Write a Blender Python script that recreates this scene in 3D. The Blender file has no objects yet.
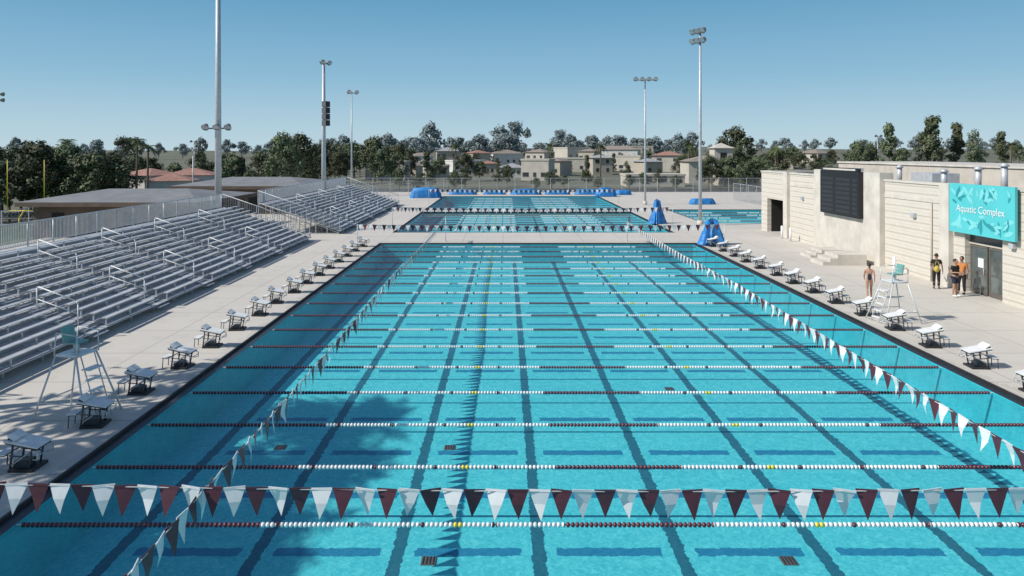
import bpy, math, random
from mathutils import Vector, Matrix, Euler
random.seed(7)
R=math.radians
scene=bpy.context.scene
COL=scene.collection
try:
    scene.view_settings.view_transform='Standard'; scene.view_settings.look='None'; scene.view_settings.exposure=0
except Exception: pass

# ------------------------------------------------------------------ materials
MATS={}
def newmat(name):
    m=bpy.data.materials.new(name); m.use_nodes=True
    nt=m.node_tree; b=nt.nodes['Principled BSDF']
    MATS[name]=m
    return m,nt,b
def mat(name,col,rough=0.6,metal=0.0,var=0.12,scale=3.0,bump=0.0,spec=0.5,rand=0.0):
    if name in MATS: return MATS[name]
    m,nt,b=newmat(name)
    tc=nt.nodes.new('ShaderNodeTexCoord')
    nz=nt.nodes.new('ShaderNodeTexNoise'); nz.inputs['Scale'].default_value=scale; nz.inputs['Detail'].default_value=5
    nt.links.new(tc.outputs['Object'],nz.inputs['Vector'])
    cr=nt.nodes.new('ShaderNodeValToRGB')
    cr.color_ramp.elements[0].position=0.3; cr.color_ramp.elements[1].position=0.7
    lo=[max(0,c*(1-var)) for c in col]; hi=[min(1,c*(1+var)) for c in col]
    cr.color_ramp.elements[0].color=(*lo,1); cr.color_ramp.elements[1].color=(*hi,1)
    nt.links.new(nz.outputs['Fac'],cr.inputs['Fac'])
    out=cr.outputs['Color']
    nt.links.new(out,b.inputs['Base Color'])
    b.inputs['Roughness'].default_value=rough; b.inputs['Metallic'].default_value=metal
    b.inputs['Specular IOR Level'].default_value=spec
    if bump>0:
        bp=nt.nodes.new('ShaderNodeBump'); bp.inputs['Strength'].default_value=bump; bp.inputs['Distance'].default_value=0.02
        nt.links.new(nz.outputs['Fac'],bp.inputs['Height']); nt.links.new(bp.outputs['Normal'],b.inputs['Normal'])
    return m
class N:
    """tiny math-node helper"""
    def __init__(s,nt): s.nt=nt
    def m(s,op,a,b=None,c=None):
        n=s.nt.nodes.new('ShaderNodeMath'); n.operation=op
        for i,v in enumerate((a,b,c)):
            if v is None: continue
            if isinstance(v,(int,float)): n.inputs[i].default_value=v
            else: s.nt.links.new(v,n.inputs[i])
        return n.outputs[0]
    def mix(s,f,a,b):
        n=s.nt.nodes.new('ShaderNodeMix'); n.data_type='RGBA'
        for k,v in ((0,f),(6,a),(7,b)):
            if isinstance(v,(int,float)): n.inputs[k].default_value=v
            elif isinstance(v,tuple): n.inputs[k].default_value=v
            else: s.nt.links.new(v,n.inputs[k])
        return n.outputs[2]
    def noise(s,vec,scale,detail=4,dist=0.0):
        n=s.nt.nodes.new('ShaderNodeTexNoise'); n.inputs['Scale'].default_value=scale; n.inputs['Detail'].default_value=detail
        n.inputs['Distortion'].default_value=dist
        s.nt.links.new(vec,n.inputs['Vector']); return n.outputs['Fac']
    def stripe(s,v,center,period,half):
        a=s.m('SUBTRACT',v,center-period/2); a=s.m('FLOORED_MODULO',a,period); a=s.m('SUBTRACT',a,period/2); a=s.m('ABSOLUTE',a)
        return s.m('LESS_THAN',a,half)

def deck_mat():
    m,nt,b=newmat('deck concrete'); n=N(nt)
    tc=nt.nodes.new('ShaderNodeTexCoord'); sp=nt.nodes.new('ShaderNodeSeparateXYZ'); nt.links.new(tc.outputs['Object'],sp.inputs[0])
    big=n.noise(tc.outputs['Object'],0.25,6); fine=n.noise(tc.outputs['Object'],9,6); stain=n.noise(tc.outputs['Object'],1.1,8,0.6)
    c=n.mix(big,(0.47,0.435,0.375,1),(0.60,0.555,0.49,1))
    f2=n.m('MULTIPLY',n.m('GREATER_THAN',stain,0.58),n.m('MULTIPLY',fine,0.32))
    c=n.mix(f2,c,(0.34,0.31,0.27,1))
    c=n.mix(n.m('MULTIPLY',fine,0.25),c,(0.64,0.60,0.53,1))
    jx=n.stripe(sp.outputs[0],-9.46,3.1,0.018); jy=n.stripe(sp.outputs[1],3.0,3.1,0.024)
    j=n.m('MULTIPLY',n.m('MAXIMUM',jx,jy),0.6)
    c=n.mix(j,c,(0.2,0.18,0.16,1))
    d1=n.m('ABSOLUTE',n.m('SUBTRACT',sp.outputs[0],2.5)); wet=n.m('MULTIPLY',n.m('LESS_THAN',n.m('ADD',d1,n.m('MULTIPLY',stain,1.4)),12.9),n.m('MULTIPLY',n.m('LESS_THAN',sp.outputs[1],55.5),0.22))
    c=n.mix(wet,c,(0.27,0.25,0.215,1))
    nt.links.new(c,b.inputs['Base Color']); b.inputs['Roughness'].default_value=0.85
    bp=nt.nodes.new('ShaderNodeBump'); bp.inputs['Strength'].default_value=0.2; bp.inputs['Distance'].default_value=0.01
    nt.links.new(fine,bp.inputs['Height']); nt.links.new(bp.outputs['Normal'],b.inputs['Normal'])
    return m
DECK=deck_mat()
LX0=0.70; LXP=2.92; LY0=14.94; LYP=2.47
def floor_mat():
    m,nt,b=newmat('pool plaster with lane lines'); n=N(nt)
    tc=nt.nodes.new('ShaderNodeTexCoord'); sp=nt.nodes.new('ShaderNodeSeparateXYZ'); nt.links.new(tc.outputs['Object'],sp.inputs[0])
    w1=n.noise(tc.outputs['Object'],2.2,3); w2=n.noise(tc.outputs['Object'],8.0,2)
    w=n.m('ADD',n.m('MULTIPLY',n.m('SUBTRACT',w1,0.5),0.05),n.m('MULTIPLY',n.m('SUBTRACT',w2,0.5),0.15))
    x=n.m('ADD',sp.outputs[0],w); y=n.m('ADD',sp.outputs[1],w)
    lx=n.stripe(x,LX0,LXP,0.135)
    inx=n.m('MULTIPLY',n.m('GREATER_THAN',x,-8.7),n.m('LESS_THAN',x,13.2))
    lx=n.m('MULTIPLY',lx,inx)
    ly=n.stripe(y,LY0,LYP,0.15)
    gap=n.stripe(x,LX0+LXP/2,LXP,1.1)
    ly=n.m('MULTIPLY',ly,gap)
    ly=n.m('MULTIPLY',ly,n.m('MULTIPLY',n.m('GREATER_THAN',x,-7.8),n.m('LESS_THAN',x,12.8)))
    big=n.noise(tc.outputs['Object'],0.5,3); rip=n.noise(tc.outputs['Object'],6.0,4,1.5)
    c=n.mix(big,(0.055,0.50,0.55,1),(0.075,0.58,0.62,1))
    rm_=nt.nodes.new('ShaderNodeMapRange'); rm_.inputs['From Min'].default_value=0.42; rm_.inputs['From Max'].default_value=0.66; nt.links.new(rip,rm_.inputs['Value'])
    c=n.mix(n.m('MULTIPLY',rm_.outputs['Result'],0.40),c,(0.20,0.78,0.78,1))  # ripple brightening painted into the floor colour
    c=n.mix(n.m('MULTIPLY',ly,0.88),c,(0.005,0.17,0.33,1))
    c=n.mix(n.m('MULTIPLY',lx,0.92),c,(0.008,0.11,0.17,1))
    nt.links.new(c,b.inputs['Base Color']); b.inputs['Roughness'].default_value=0.7
    return m
FLOOR=floor_mat()
def water_mat():
    m=bpy.data.materials.new('pool water'); m.use_nodes=True; nt=m.node_tree; n=N(nt)
    for nd in list(nt.nodes): nt.nodes.remove(nd)
    out=nt.nodes.new('ShaderNodeOutputMaterial'); mixs=nt.nodes.new('ShaderNodeMixShader')
    tr=nt.nodes.new('ShaderNodeBsdfTransparent'); gl=nt.nodes.new('ShaderNodeBsdfGlossy'); fr=nt.nodes.new('ShaderNodeFresnel'); fr.inputs['IOR'].default_value=1.25
    gl.inputs['Roughness'].default_value=0.06
    tc=nt.nodes.new('ShaderNodeTexCoord')
    a=n.noise(tc.outputs['Object'],1.6,3,0.8); b_=n.noise(tc.outputs['Object'],7.0,4,1.0)
    h=n.m('ADD',a,n.m('MULTIPLY',b_,0.6))
    bp=nt.nodes.new('ShaderNodeBump'); bp.inputs['Strength'].default_value=0.6; bp.inputs['Distance'].default_value=0.03
    nt.links.new(h,bp.inputs['Height']); nt.links.new(bp.outputs['Normal'],gl.inputs['Normal'])
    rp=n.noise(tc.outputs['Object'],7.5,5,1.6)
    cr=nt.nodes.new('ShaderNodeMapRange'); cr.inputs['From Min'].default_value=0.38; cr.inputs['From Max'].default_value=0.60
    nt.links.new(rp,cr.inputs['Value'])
    c=n.mix(cr.outputs['Result'],(0.72,0.87,0.91,1),(1.0,1.0,1.0,1))  # light and dark of the ripples painted as noise in the water tint
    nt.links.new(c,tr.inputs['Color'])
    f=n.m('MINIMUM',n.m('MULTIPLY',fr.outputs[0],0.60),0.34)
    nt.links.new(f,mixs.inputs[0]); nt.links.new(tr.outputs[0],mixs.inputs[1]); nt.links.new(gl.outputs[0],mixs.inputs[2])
    nt.links.new(mixs.outputs[0],out.inputs[0])
    return m
WATER=water_mat()
def rope_mat():
    m,nt,b=newmat('lane rope floats'); n=N(nt)
    tc=nt.nodes.new('ShaderNodeTexCoord'); sp=nt.nodes.new('ShaderNodeSeparateXYZ'); nt.links.new(tc.outputs['Object'],sp.inputs[0])
    x=sp.outputs[0]
    ax=n.m('ABSOLUTE',x)
    endz=n.m('GREATER_THAN',ax,7.1)
    mid=n.m('LESS_THAN',ax,1.3)
    spk=n.m('MULTIPLY',n.stripe(x,0,1.35,0.05),n.m('LESS_THAN',ax,7.1))
    red=n.m('MAXIMUM',n.m('MAXIMUM',endz,mid),spk)
    yel=n.m('LESS_THAN',n.m('ABSOLUTE',n.m('SUBTRACT',ax,3.4)),0.09)
    c=n.mix(red,(0.78,0.78,0.76,1),(0.12,0.016,0.03,1))
    c=n.mix(yel,c,(0.80,0.62,0.04,1))
    nt.links.new(c,b.inputs['Base Color']); b.inputs['Roughness'].default_value=0.35
    return m
ROPE=rope_mat()
def block_wall_mat():
    m,nt,b=newmat('split face block wall'); n=N(nt)
    tc=nt.nodes.new('ShaderNodeTexCoord'); sp=nt.nodes.new('ShaderNodeSeparateXYZ'); nt.links.new(tc.outputs['Object'],sp.inputs[0])
    cb=nt.nodes.new('ShaderNodeCombineXYZ')
    nt.links.new(n.m('ADD',sp.outputs[1],sp.outputs[0]),cb.inputs[0]); nt.links.new(sp.outputs[2],cb.inputs[1])
    br=nt.nodes.new('ShaderNodeTexBrick'); nt.links.new(cb.outputs[0],br.inputs['Vector'])
    br.inputs['Color1'].default_value=(0.61,0.565,0.49,1); br.inputs['Color2'].default_value=(0.575,0.53,0.455,1); br.inputs['Mortar'].default_value=(0.50,0.455,0.385,1)
    br.inputs['Scale'].default_value=1.0; br.inputs['Brick Width'].default_value=0.4; br.inputs['Row Height'].default_value=0.2; br.inputs['Mortar Size'].default_value=0.012
    ns=n.noise(tc.outputs['Object'],14,5); st=n.noise(tc.outputs['Object'],0.6,6)
    band=n.stripe(sp.outputs[2],0.2,0.4,0.035)
    c=n.mix(n.m('MULTIPLY',band,0.75),br.outputs['Color'],(0.36,0.32,0.265,1))
    c=n.mix(n.m('MULTIPLY',ns,0.16),c,(0.38,0.34,0.28,1))
    c=n.mix(n.m('MULTIPLY',st,0.3),c,(0.68,0.64,0.56,1))
    nt.links.new(c,b.inputs['Base Color']); b.inputs['Roughness'].default_value=0.9
    bp=nt.nodes.new('ShaderNodeBump'); bp.inputs['Strength'].default_value=0.25; bp.inputs['Distance'].default_value=0.01
    nt.links.new(n.m('SUBTRACT',ns,band),bp.inputs['Height']); nt.links.new(bp.outputs['Normal'],b.inputs['Normal'])
    return m
BLOCK=block_wall_mat()
def ground_mat():
    m,nt,b=newmat('dry ground'); n=N(nt)
    tc=nt.nodes.new('ShaderNodeTexCoord')
    a=n.noise(tc.outputs['Object'],0.02,6); f=n.noise(tc.outputs['Object'],0.6,6)
    c=n.mix(a,(0.07,0.09,0.05,1),(0.20,0.18,0.13,1)); c=n.mix(n.m('MULTIPLY',f,0.5),c,(0.10,0.11,0.07,1))
    nt.links.new(c,b.inputs['Base Color']); b.inputs['Roughness'].default_value=0.95
    return m
GROUND=ground_mat()
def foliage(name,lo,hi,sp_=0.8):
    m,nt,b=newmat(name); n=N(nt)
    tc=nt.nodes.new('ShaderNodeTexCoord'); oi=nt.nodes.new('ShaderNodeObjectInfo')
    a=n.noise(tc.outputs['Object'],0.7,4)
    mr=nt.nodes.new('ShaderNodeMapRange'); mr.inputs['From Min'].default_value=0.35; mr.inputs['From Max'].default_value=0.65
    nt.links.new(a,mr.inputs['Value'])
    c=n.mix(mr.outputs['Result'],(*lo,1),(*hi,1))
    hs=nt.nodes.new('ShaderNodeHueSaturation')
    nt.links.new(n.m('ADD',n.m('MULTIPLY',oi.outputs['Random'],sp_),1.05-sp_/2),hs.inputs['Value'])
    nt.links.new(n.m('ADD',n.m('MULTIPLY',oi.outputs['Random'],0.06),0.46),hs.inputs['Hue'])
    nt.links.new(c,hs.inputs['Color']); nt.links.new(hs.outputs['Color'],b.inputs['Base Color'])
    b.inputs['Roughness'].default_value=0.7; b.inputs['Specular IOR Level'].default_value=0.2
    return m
LEAF=foliage('broad foliage',(0.048,0.064,0.034),(0.13,0.15,0.08))
LEAF2=foliage('eucalyptus foliage',(0.05,0.065,0.040),(0.14,0.16,0.095))
LEAFHAZE=foliage('distant foliage with painted haze',(0.16,0.20,0.20),(0.23,0.265,0.255),0.3)  # aerial haze painted in as a paler, bluer leaf colour
PALMLEAF=foliage('palm foliage',(0.05,0.07,0.03),(0.12,0.15,0.06))
BARK=mat('bark',(0.15,0.12,0.09),0.9,var=0.3,scale=6)
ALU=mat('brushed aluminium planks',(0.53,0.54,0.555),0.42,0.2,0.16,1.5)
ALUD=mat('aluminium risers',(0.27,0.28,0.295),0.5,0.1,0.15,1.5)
GALV=mat('galvanised steel',(0.50,0.52,0.53),0.45,0.2,0.12,4)
LAMPM=mat('weathered lamp housing',(0.20,0.21,0.22),0.5,0.2,0.12,4)
TUBEG=mat('gray white tubing',(0.60,0.61,0.61),0.4,0.1,0.08,4)
WHITEP=mat('white painted steel',(0.74,0.74,0.72),0.4,0,0.06,4)
BLOCKTOP=mat('white starting platform',(0.74,0.74,0.71),0.55,0,0.12,5)
BLACK=mat('black rubber',(0.02,0.02,0.022),0.6,0,0.3,5)
DKFRAME=mat('dark gray block frame',(0.08,0.085,0.09),0.5,0.2,0.15,5)
GRATE=mat('dark gutter grating',(0.025,0.035,0.045),0.5,0,0.4,8)
COPING=mat('pale coping stone',(0.62,0.60,0.55),0.7,0,0.1,5)
MAROON=mat('maroon vinyl',(0.080,0.022,0.034),0.5,0,0.15,6)
WHITEV=mat('white vinyl',(0.68,0.69,0.68),0.5,0,0.06,6)
CORD=mat('white cord',(0.6,0.6,0.58),0.7)
TARP=mat('blue tarpaulin',(0.025,0.20,0.50),0.5,0,0.25,2,bump=0.5)
SEATC=mat('turquoise seat plastic',(0.14,0.34,0.31),0.45,0,0.1,4)
CONC=mat('smooth cast concrete',(0.56,0.52,0.455),0.85,0,0.14,1.2,bump=0.2)
CONCD=mat('dark concrete band',(0.49,0.445,0.38),0.85,0,0.12,1.2)
ROOFG=mat('gray metal roofing',(0.22,0.215,0.21),0.6,0,0.15,0.8)
BROWN=mat('brown stucco',(0.13,0.095,0.07),0.9,0,0.15,1)
DARKIN=mat('dark interior',(0.015,0.014,0.013),0.8)
GLASS=mat('dark window glass',(0.05,0.055,0.06),0.08,0,0.2,1,spec=0.8)
DGLASS=mat('gray green door glass',(0.10,0.12,0.115),0.06,0,0.35,1.4,spec=0.9)
TURQ=mat('turquoise sign panel',(0.09,0.52,0.54),0.4,0,0.05,1)
TURQL=mat('pale turquoise print',(0.20,0.62,0.63),0.4,0,0.05,1)
TURQD=mat('deep turquoise print',(0.025,0.29,0.32),0.4,0,0.05,1)
SIGNW=mat('white sign lettering',(0.74,0.78,0.78),0.4,0,0.02,1)
SCORE=mat('scoreboard black',(0.012,0.012,0.014),0.5,0,0.2,2)
SCOREL=mat('scoreboard unlit digits',(0.028,0.028,0.031),0.4)
YEL=mat('yellow goal paint',(0.75,0.55,0.03),0.4)
SKIN=mat('skin',(0.42,0.23,0.15),0.55,0,0.08,8)
SKIN2=mat('tan skin',(0.30,0.16,0.10),0.55,0,0.08,8)
HAIR=mat('dark hair',(0.02,0.013,0.01),0.6,0,0.3,20)
EYE=mat('eye dark',(0.02,0.015,0.01),0.2)
CBLACK=mat('black cloth',(0.015,0.015,0.018),0.9)
CORANGE=mat('orange cloth',(0.50,0.19,0.05),0.9)
CYEL=mat('yellow cloth',(0.55,0.42,0.07),0.9)
CNAVY=mat('navy cloth',(0.02,0.025,0.05),0.9)
TURF=mat('athletic turf',(0.05,0.09,0.03),0.95,0,0.3,0.3)
ASPH=mat('asphalt',(0.06,0.06,0.06),0.9,0,0.2,0.5)
DRAIN=mat('dull brown drain grate',(0.13,0.10,0.09),0.8)
LAMPG=mat('lamp glass',(0.5,0.52,0.55),0.15,0.2)

# ------------------------------------------------------------------ mesh builder
class MB:
    def __init__(s): s.v=[]; s.f=[]; s.mi=[]; s.mats=[]; s.sm=[]
    def _m(s,m):
        if m not in s.mats: s.mats.append(m)
        return s.mats.index(m)
    def face(s,pts,m,smooth=False):
        i=len(s.v); s.v+= [tuple(p) for p in pts]; s.f.append(tuple(range(i,i+len(pts)))); s.mi.append(s._m(m)); s.sm.append(smooth)
    def box(s,c,d,m,rot=None):
        x,y,z=[k/2 for k in d]; pts=[Vector((sx*x,sy*y,sz*z)) for sz in(-1,1) for sy in(-1,1) for sx in(-1,1)]
        if rot is not None:
            M=Euler(rot).to_matrix(); pts=[M@p for p in pts]
        i=len(s.v); s.v+=[tuple(p+Vector(c)) for p in pts]
        for f in ((0,2,3,1),(4,5,7,6),(0,1,5,4),(2,6,7,3),(0,4,6,2),(1,3,7,5)):
            s.f.append(tuple(i+k for k in f)); s.mi.append(s._m(m)); s.sm.append(False)
    def span(s,a,b,m):
        s.box([(a[k]+b[k])/2 for k in range(3)],[abs(b[k]-a[k]) for k in range(3)],m)
    def tube(s,p0,p1,r0,m,r1=None,n=8,cap=True):
        p0=Vector(p0); p1=Vector(p1); r1=r0 if r1 is None else r1
        d=(p1-p0)
        if d.length<1e-6: return
        d.normalize(); u=d.orthogonal().normalized(); w=d.cross(u)
        i=len(s.v)
        for p,r in((p0,r0),(p1,r1)):
            for k in range(n):
                a=2*math.pi*k/n; s.v.append(tuple(p+u*(r*math.cos(a))+w*(r*math.sin(a))))
        mi=s._m(m)
        for k in range(n):
            k2=(k+1)%n; s.f.append((i+k,i+k2,i+n+k2,i+n+k)); s.mi.append(mi); s.sm.append(n>5)
        if cap:
            s.f.append(tuple(i+k for k in range(n-1,-1,-1))); s.mi.append(mi); s.sm.append(False)
            s.f.append(tuple(i+n+k for k in range(n))); s.mi.append(mi); s.sm.append(False)
    def path(s,pts,r,m,n=6):
        for a,b in zip(pts[:-1],pts[1:]): s.tube(a,b,r,m,n=n)
    def ell(s,c,r,m,nu=12,nv=8,zmin=-1.0):
        i=len(s.v); mi=s._m(m)
        for a in range(nv+1):
            t=math.pi*a/nv
            for k in range(nu):
                p=2*math.pi*k/nu
                zz=max(math.cos(t),zmin)
                s.v.append((c[0]+r[0]*math.sin(t)*math.cos(p),c[1]+r[1]*math.sin(t)*math.sin(p),c[2]+r[2]*zz))
        for a in range(nv):
            for k in range(nu):
                k2=(k+1)%nu
                s.f.append((i+a*nu+k,i+(a+1)*nu+k,i+(a+1)*nu+k2,i+a*nu+k2)); s.mi.append(mi); s.sm.append(True)
    def mesh(s,name):
        me=bpy.data.meshes.new(name); me.from_pydata(s.v,[],s.f)
        for m in s.mats: me.materials.append(m)
        me.polygons.foreach_set('material_index',s.mi); me.polygons.foreach_set('use_smooth',s.sm)
        me.update(); return me

def obj(name,data,parent=None,loc=(0,0,0),rot=(0,0,0),scale=(1,1,1)):
    o=bpy.data.objects.new(name,data); COL.objects.link(o); o.location=loc; o.rotation_euler=rot; o.scale=scale
    if parent is not None: o.parent=parent
    return o
def tag(o,label,cat,group=None):
    o['label']=label; o['category']=cat
    if group: o['group']=group
    return o
def thing(name,label,cat,loc=(0,0,0),rot=(0,0,0),group=None,scale=(1,1,1)):
    o=obj(name,None,None,loc,rot,scale); o.empty_display_size=0.3
    return tag(o,label,cat,group)
def part(p,name,mb,loc=(0,0,0),rot=(0,0,0)):
    return obj(name,mb.mesh(name) if isinstance(mb,MB) else mb,p,loc,rot)
def structure(name,mb):
    o=obj(name,mb.mesh(name)); o['kind']='structure'; return o
def clone(root,loc,rot=None,scale=None,label=None):
    def rec(o,par):
        c=o.copy(); COL.objects.link(c)
        if par is not None: c.parent=par
        for ch in list(o.children): rec(ch,c)
        return c
    c=rec(root,None); c.location=loc
    if rot is not None: c.rotation_euler=rot
    if scale is not None: c.scale=scale
    if label: c['label']=label
    return c

# ------------------------------------------------------------------ terrain
P1=(-9.16,14.17,4.0,54.2); P2=(-9.3,14.2,62.0,112.0); P3=(19.6,31,70,86)
DZ=0.1; DEP=1.3
def sst(t): t=max(0,min(1,t)); return t*t*(3-2*t)
def g(x,y):
    z=-0.04
    z+= -5*sst((-39-x)/9)*(1-sst((y-150)/80))
    z+= 4.5*sst((y-170)/420)
    z+= 7*sst((y-520)/300)*(0.5+0.5*math.sin(x*0.006+1.2))
    z+= 3.0*sst((x-60)/80)*sst((y-60)/120)
    return z
xs=sorted(set([-2500,-1600,-1000,-700,-500,-380,-300,-240,-190,-150,-120,-100,-85,-70,-60,-54,-50,-48,-46,-44,-42,-40,-38,-34,-30,-24,-15,-9.9,-9,0,8,14,15,19,25,31.5,33,40,50,60,70,80,90,100,120,140,170,210,260,320,400,520,700,1000,1600,2500]))
ys=[-200,-80,-40,-20,-5,3,20,40,55,61,70,80,90,100,112.5,115,125,135,145,155,170,185,200,220,240,260,290,320,360,400,450,500,560,620,700,800,1000,1400,2200,4000]
mb=MB(); mi=mb._m(GROUND)
for y in ys:
    for x in xs:
        z=g(x,y)
        if -20<x<33 and -4<y<114: z=-2.2
        mb.v.append((x,y,z))
nx=len(xs)
for j in range(len(ys)-1):
    for i in range(nx-1):
        mb.f.append((j*nx+i,j*nx+i+1,(j+1)*nx+i+1,(j+1)*nx+i)); mb.mi.append(0); mb.sm.append(True)
structure('ground',mb)
mb=MB(); mb.face([(-140,60,-5.0),(-52,60,-5.0),(-52,118,-5.0),(-140,118,-5.0)],TURF); structure('field',mb)
G=0.34
holes=[(p[0]-G,p[1]+G,p[2]-G,p[3]+G) for p in(P1,P2,P3)]
bx=sorted(set([-37.0,62]+[h[0] for h in holes]+[h[1] for h in holes])); by=sorted(set([-25,124]+[h[2] for h in holes]+[h[3] for h in holes]))
mb=MB()
for i in range(len(bx)-1):
    for j in range(len(by)-1):
        cx=(bx[i]+bx[i+1])/2; cy=(by[j]+by[j+1])/2
        if any(h[0]<cx<h[1] and h[2]<cy<h[3] for h in holes): continue
        mb.face([(bx[i],by[j],DZ),(bx[i+1],by[j],DZ),(bx[i+1],by[j+1],DZ),(bx[i],by[j+1],DZ)],DECK)
for a,b in(((-37,-25),(62,-25)),((62,-25),(62,124)),((62,124),(-37,124)),((-37,124),(-37,-25))):
    mb.face([(a[0],a[1],-1),(b[0],b[1],-1),(b[0],b[1],DZ),(a[0],a[1],DZ)],DECK)
structure('deck',mb)
mb=MB(); mb.face([(-30,128,0.02),(160,128,0.02),(160,138,0.02),(-30,138,0.02)],ASPH); structure('road',mb)

WALLM=mat('pool wall tile',(0.04,0.42,0.48),0.5,0,0.1,3)
def pool(p,depth):
    x0,x1,y0,y1=p
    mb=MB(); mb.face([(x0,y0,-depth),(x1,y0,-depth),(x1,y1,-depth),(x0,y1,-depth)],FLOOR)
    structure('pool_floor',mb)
    mb=MB()
    for a,b in(((x0,y0),(x1,y0)),((x1,y0),(x1,y1)),((x1,y1),(x0,y1)),((x0,y1),(x0,y0))):
        mb.face([(a[0],a[1],-depth),(b[0],b[1],-depth),(b[0],b[1],0.03),(a[0],a[1],0.03)],WALLM)
    structure('pool_wall',mb)
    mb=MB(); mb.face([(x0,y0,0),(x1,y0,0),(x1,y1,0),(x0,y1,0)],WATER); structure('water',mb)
    mb=MB()
    for (a0,a1,b0,b1) in ((x0-G,x0,y0-G,y1+G),(x1,x1+G,y0-G,y1+G),(x0,x1,y0-G,y0),(x0,x1,y1,y1+G)):
        mb.face([(a0,b0,0.03),(a1,b0,0.03),(a1,b1,0.03),(a0,b1,0.03)],GRATE)
    L=0.06
    mb.span((x0-G,y0-G,-0.1),(x0-G+L,y1+G,DZ+0.012),BLACK); mb.span((x1+G-L,y0-G,-0.1),(x1+G,y1+G,DZ+0.012),BLACK)
    mb.span((x0-G+L,y1+G-L,-0.1),(x1+G-L,y1+G,DZ+0.012),BLACK); mb.span((x0-G+L,y0-G,-0.1),(x1+G-L,y0-G+L,DZ+0.012),BLACK)
    structure('gutter',mb)
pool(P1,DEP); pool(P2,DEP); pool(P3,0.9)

# lane ropes ----------------------------------------------------------
LEN=P1[1]-P1[0]
def ropemesh(step,seg,rad,L_):
    mb=MB(); x=-L_/2+0.1
    mb.tube((-L_/2,0,0),(L_/2,0,0),0.012,CORD,n=5)
    while x<L_/2-0.1:
        w=step*0.78
        i=len(mb.v)
        for (xx,r) in((x,rad*.5),(x+w*0.25,rad),(x+w*0.75,rad),(x+w,rad*.5)):
            for k in range(seg):
                a=2*math.pi*k/seg; mb.v.append((xx,r*math.cos(a),r*math.sin(a)))
        m_=mb._m(ROPE)
        for q in range(3):
            for k in range(seg):
                k2=(k+1)%seg; mb.f.append((i+q*seg+k,i+q*seg+k2,i+(q+1)*seg+k2,i+(q+1)*seg+k)); mb.mi.append(m_); mb.sm.append(True)
        x+=step
    return mb.mesh('lane_rope')
rm=ropemesh(0.088,8,0.048,LEN)
xc=(P1[0]+P1[1])/2
for k in range(0,17):
    o=obj('lane_rope',rm,None,(xc,13.5+2.47*k,0.01)); tag(o,'maroon, white and yellow lane rope floating across the pool','lane rope','lane ropes across the pool')
for k in range(0,8):
    if abs(64.2+2.47*k-82)<1.6: continue
    o=obj('lane_rope',rm,None,(2.45,64.2+2.47*k,0.0)); tag(o,'maroon and white lane rope floating in the farther pool','lane rope','lane ropes across the farther pool')
for k in range(0,7):
    o=obj('lane_rope',rm,None,(2.45,87+3.6*k,-0.01)); tag(o,'maroon and white lane rope floating in the farther pool','lane rope','lane ropes across the farther pool')
rs=ropemesh(0.15,7,0.055,11.4)
for k in range(4):
    o=obj('lane_rope',rs,None,(25.3,73+3.3*k,0.0)); tag(o,'white and maroon lane rope floating in the small pool','lane rope','lane ropes across the small pool')

# pennant lines --------------------------------------------------------
def pennmesh(m,seed):
    rr=random.Random(seed); mb=MB(); w=0.158; h=0.43; c=rr.uniform(-0.07,0.07)
    a=(-w,0,0); b=(w,0,0)
    l1=(-w*0.55,c*0.8,-h*0.45); r1=(w*0.55,c*0.8,-h*0.45); t=(rr.uniform(-.04,.04),c*0.2,-h)
    mb.face([a,l1,r1,b],m,True); mb.face([l1,t,r1],m,True)
    mb.box((0,0,0.01),(0.318,0.012,0.035),m)
    return mb.mesh('pennant')
PW=[pennmesh(WHITEV,i) for i in range(6)]; PM=[pennmesh(MAROON,i+9) for i in range(6)]
def flagline(a,b,z,sag,label,group,sp=0.33):
    a=Vector((a[0],a[1],z)); b=Vector((b[0],b[1],z)); L=(b-a).length; d=(b-a)/L
    ang=math.atan2(d.y,d.x)
    root=thing('pennant_line',label,'pennant line',(a.x,a.y,0),(0,0,ang),group)
    nb=int(L/sp); spans=max(1,round(L/25))
    def zz(s):
        u=(s/L*spans)%1.0; return z-sag*4*u*(1-u)
    mb=MB(); pts=[(L*i/60,0,zz(L*i/60*0.99999)) for i in range(61)]; mb.path(pts,0.008,CORD,n=4); part(root,'rope',mb)
    rest=MB(); rr=random.Random(int(L*10)+int(a.x*7))
    for i in range(nb):
        s=(i+0.5)*sp; wsel=i%2
        if i<100:
            obj('pennant',(PW if wsel==0 else PM)[rr.randrange(6)],root,(s,0,zz(s)),(rr.uniform(-.20,.20),rr.uniform(-.06,.06),rr.uniform(-.25,.25)))
        else:
            m=WHITEV if wsel==0 else MAROON; z0=zz(s)
            rest.face([(s-.155,0,z0),(s,rr.uniform(-.05,.05),z0-.43),(s+.155,0,z0)],m)
    if rest.v:
        o=part(root,'pennants',rest); o['kind']='stuff'
    for s in(-0.05,L+0.05):
        mb=MB(); mb.tube((s,0,DZ),(s,0,z+0.05),0.025,GALV,n=8); mb.tube((s,0,DZ),(s,0,DZ+0.03),0.12,GALV,n=10)
        part(root,'stanchion',mb)
GL='backstroke pennant lines'
flagline((-10.2,10.9),(15.2,10.9),2.03,0.17,'string of white and maroon pennants stretched across the pool',GL)
flagline((-4.58,2.8),(-4.58,55.6),1.95,0.12,'string of white and maroon pennants running the length of the pool',GL)
flagline((9.45,2.8),(9.45,55.6),1.62,0.10,'string of white and maroon pennants running the length of the pool',GL)
flagline((-10.2,50.0),(15.2,50.0),1.95,0.12,'white and maroon pennants across the pool end by the walkway',GL)
flagline((-10.2,65.5),(15.2,65.5),1.95,0.12,'white and maroon pennants across the farther pool',GL)
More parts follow.
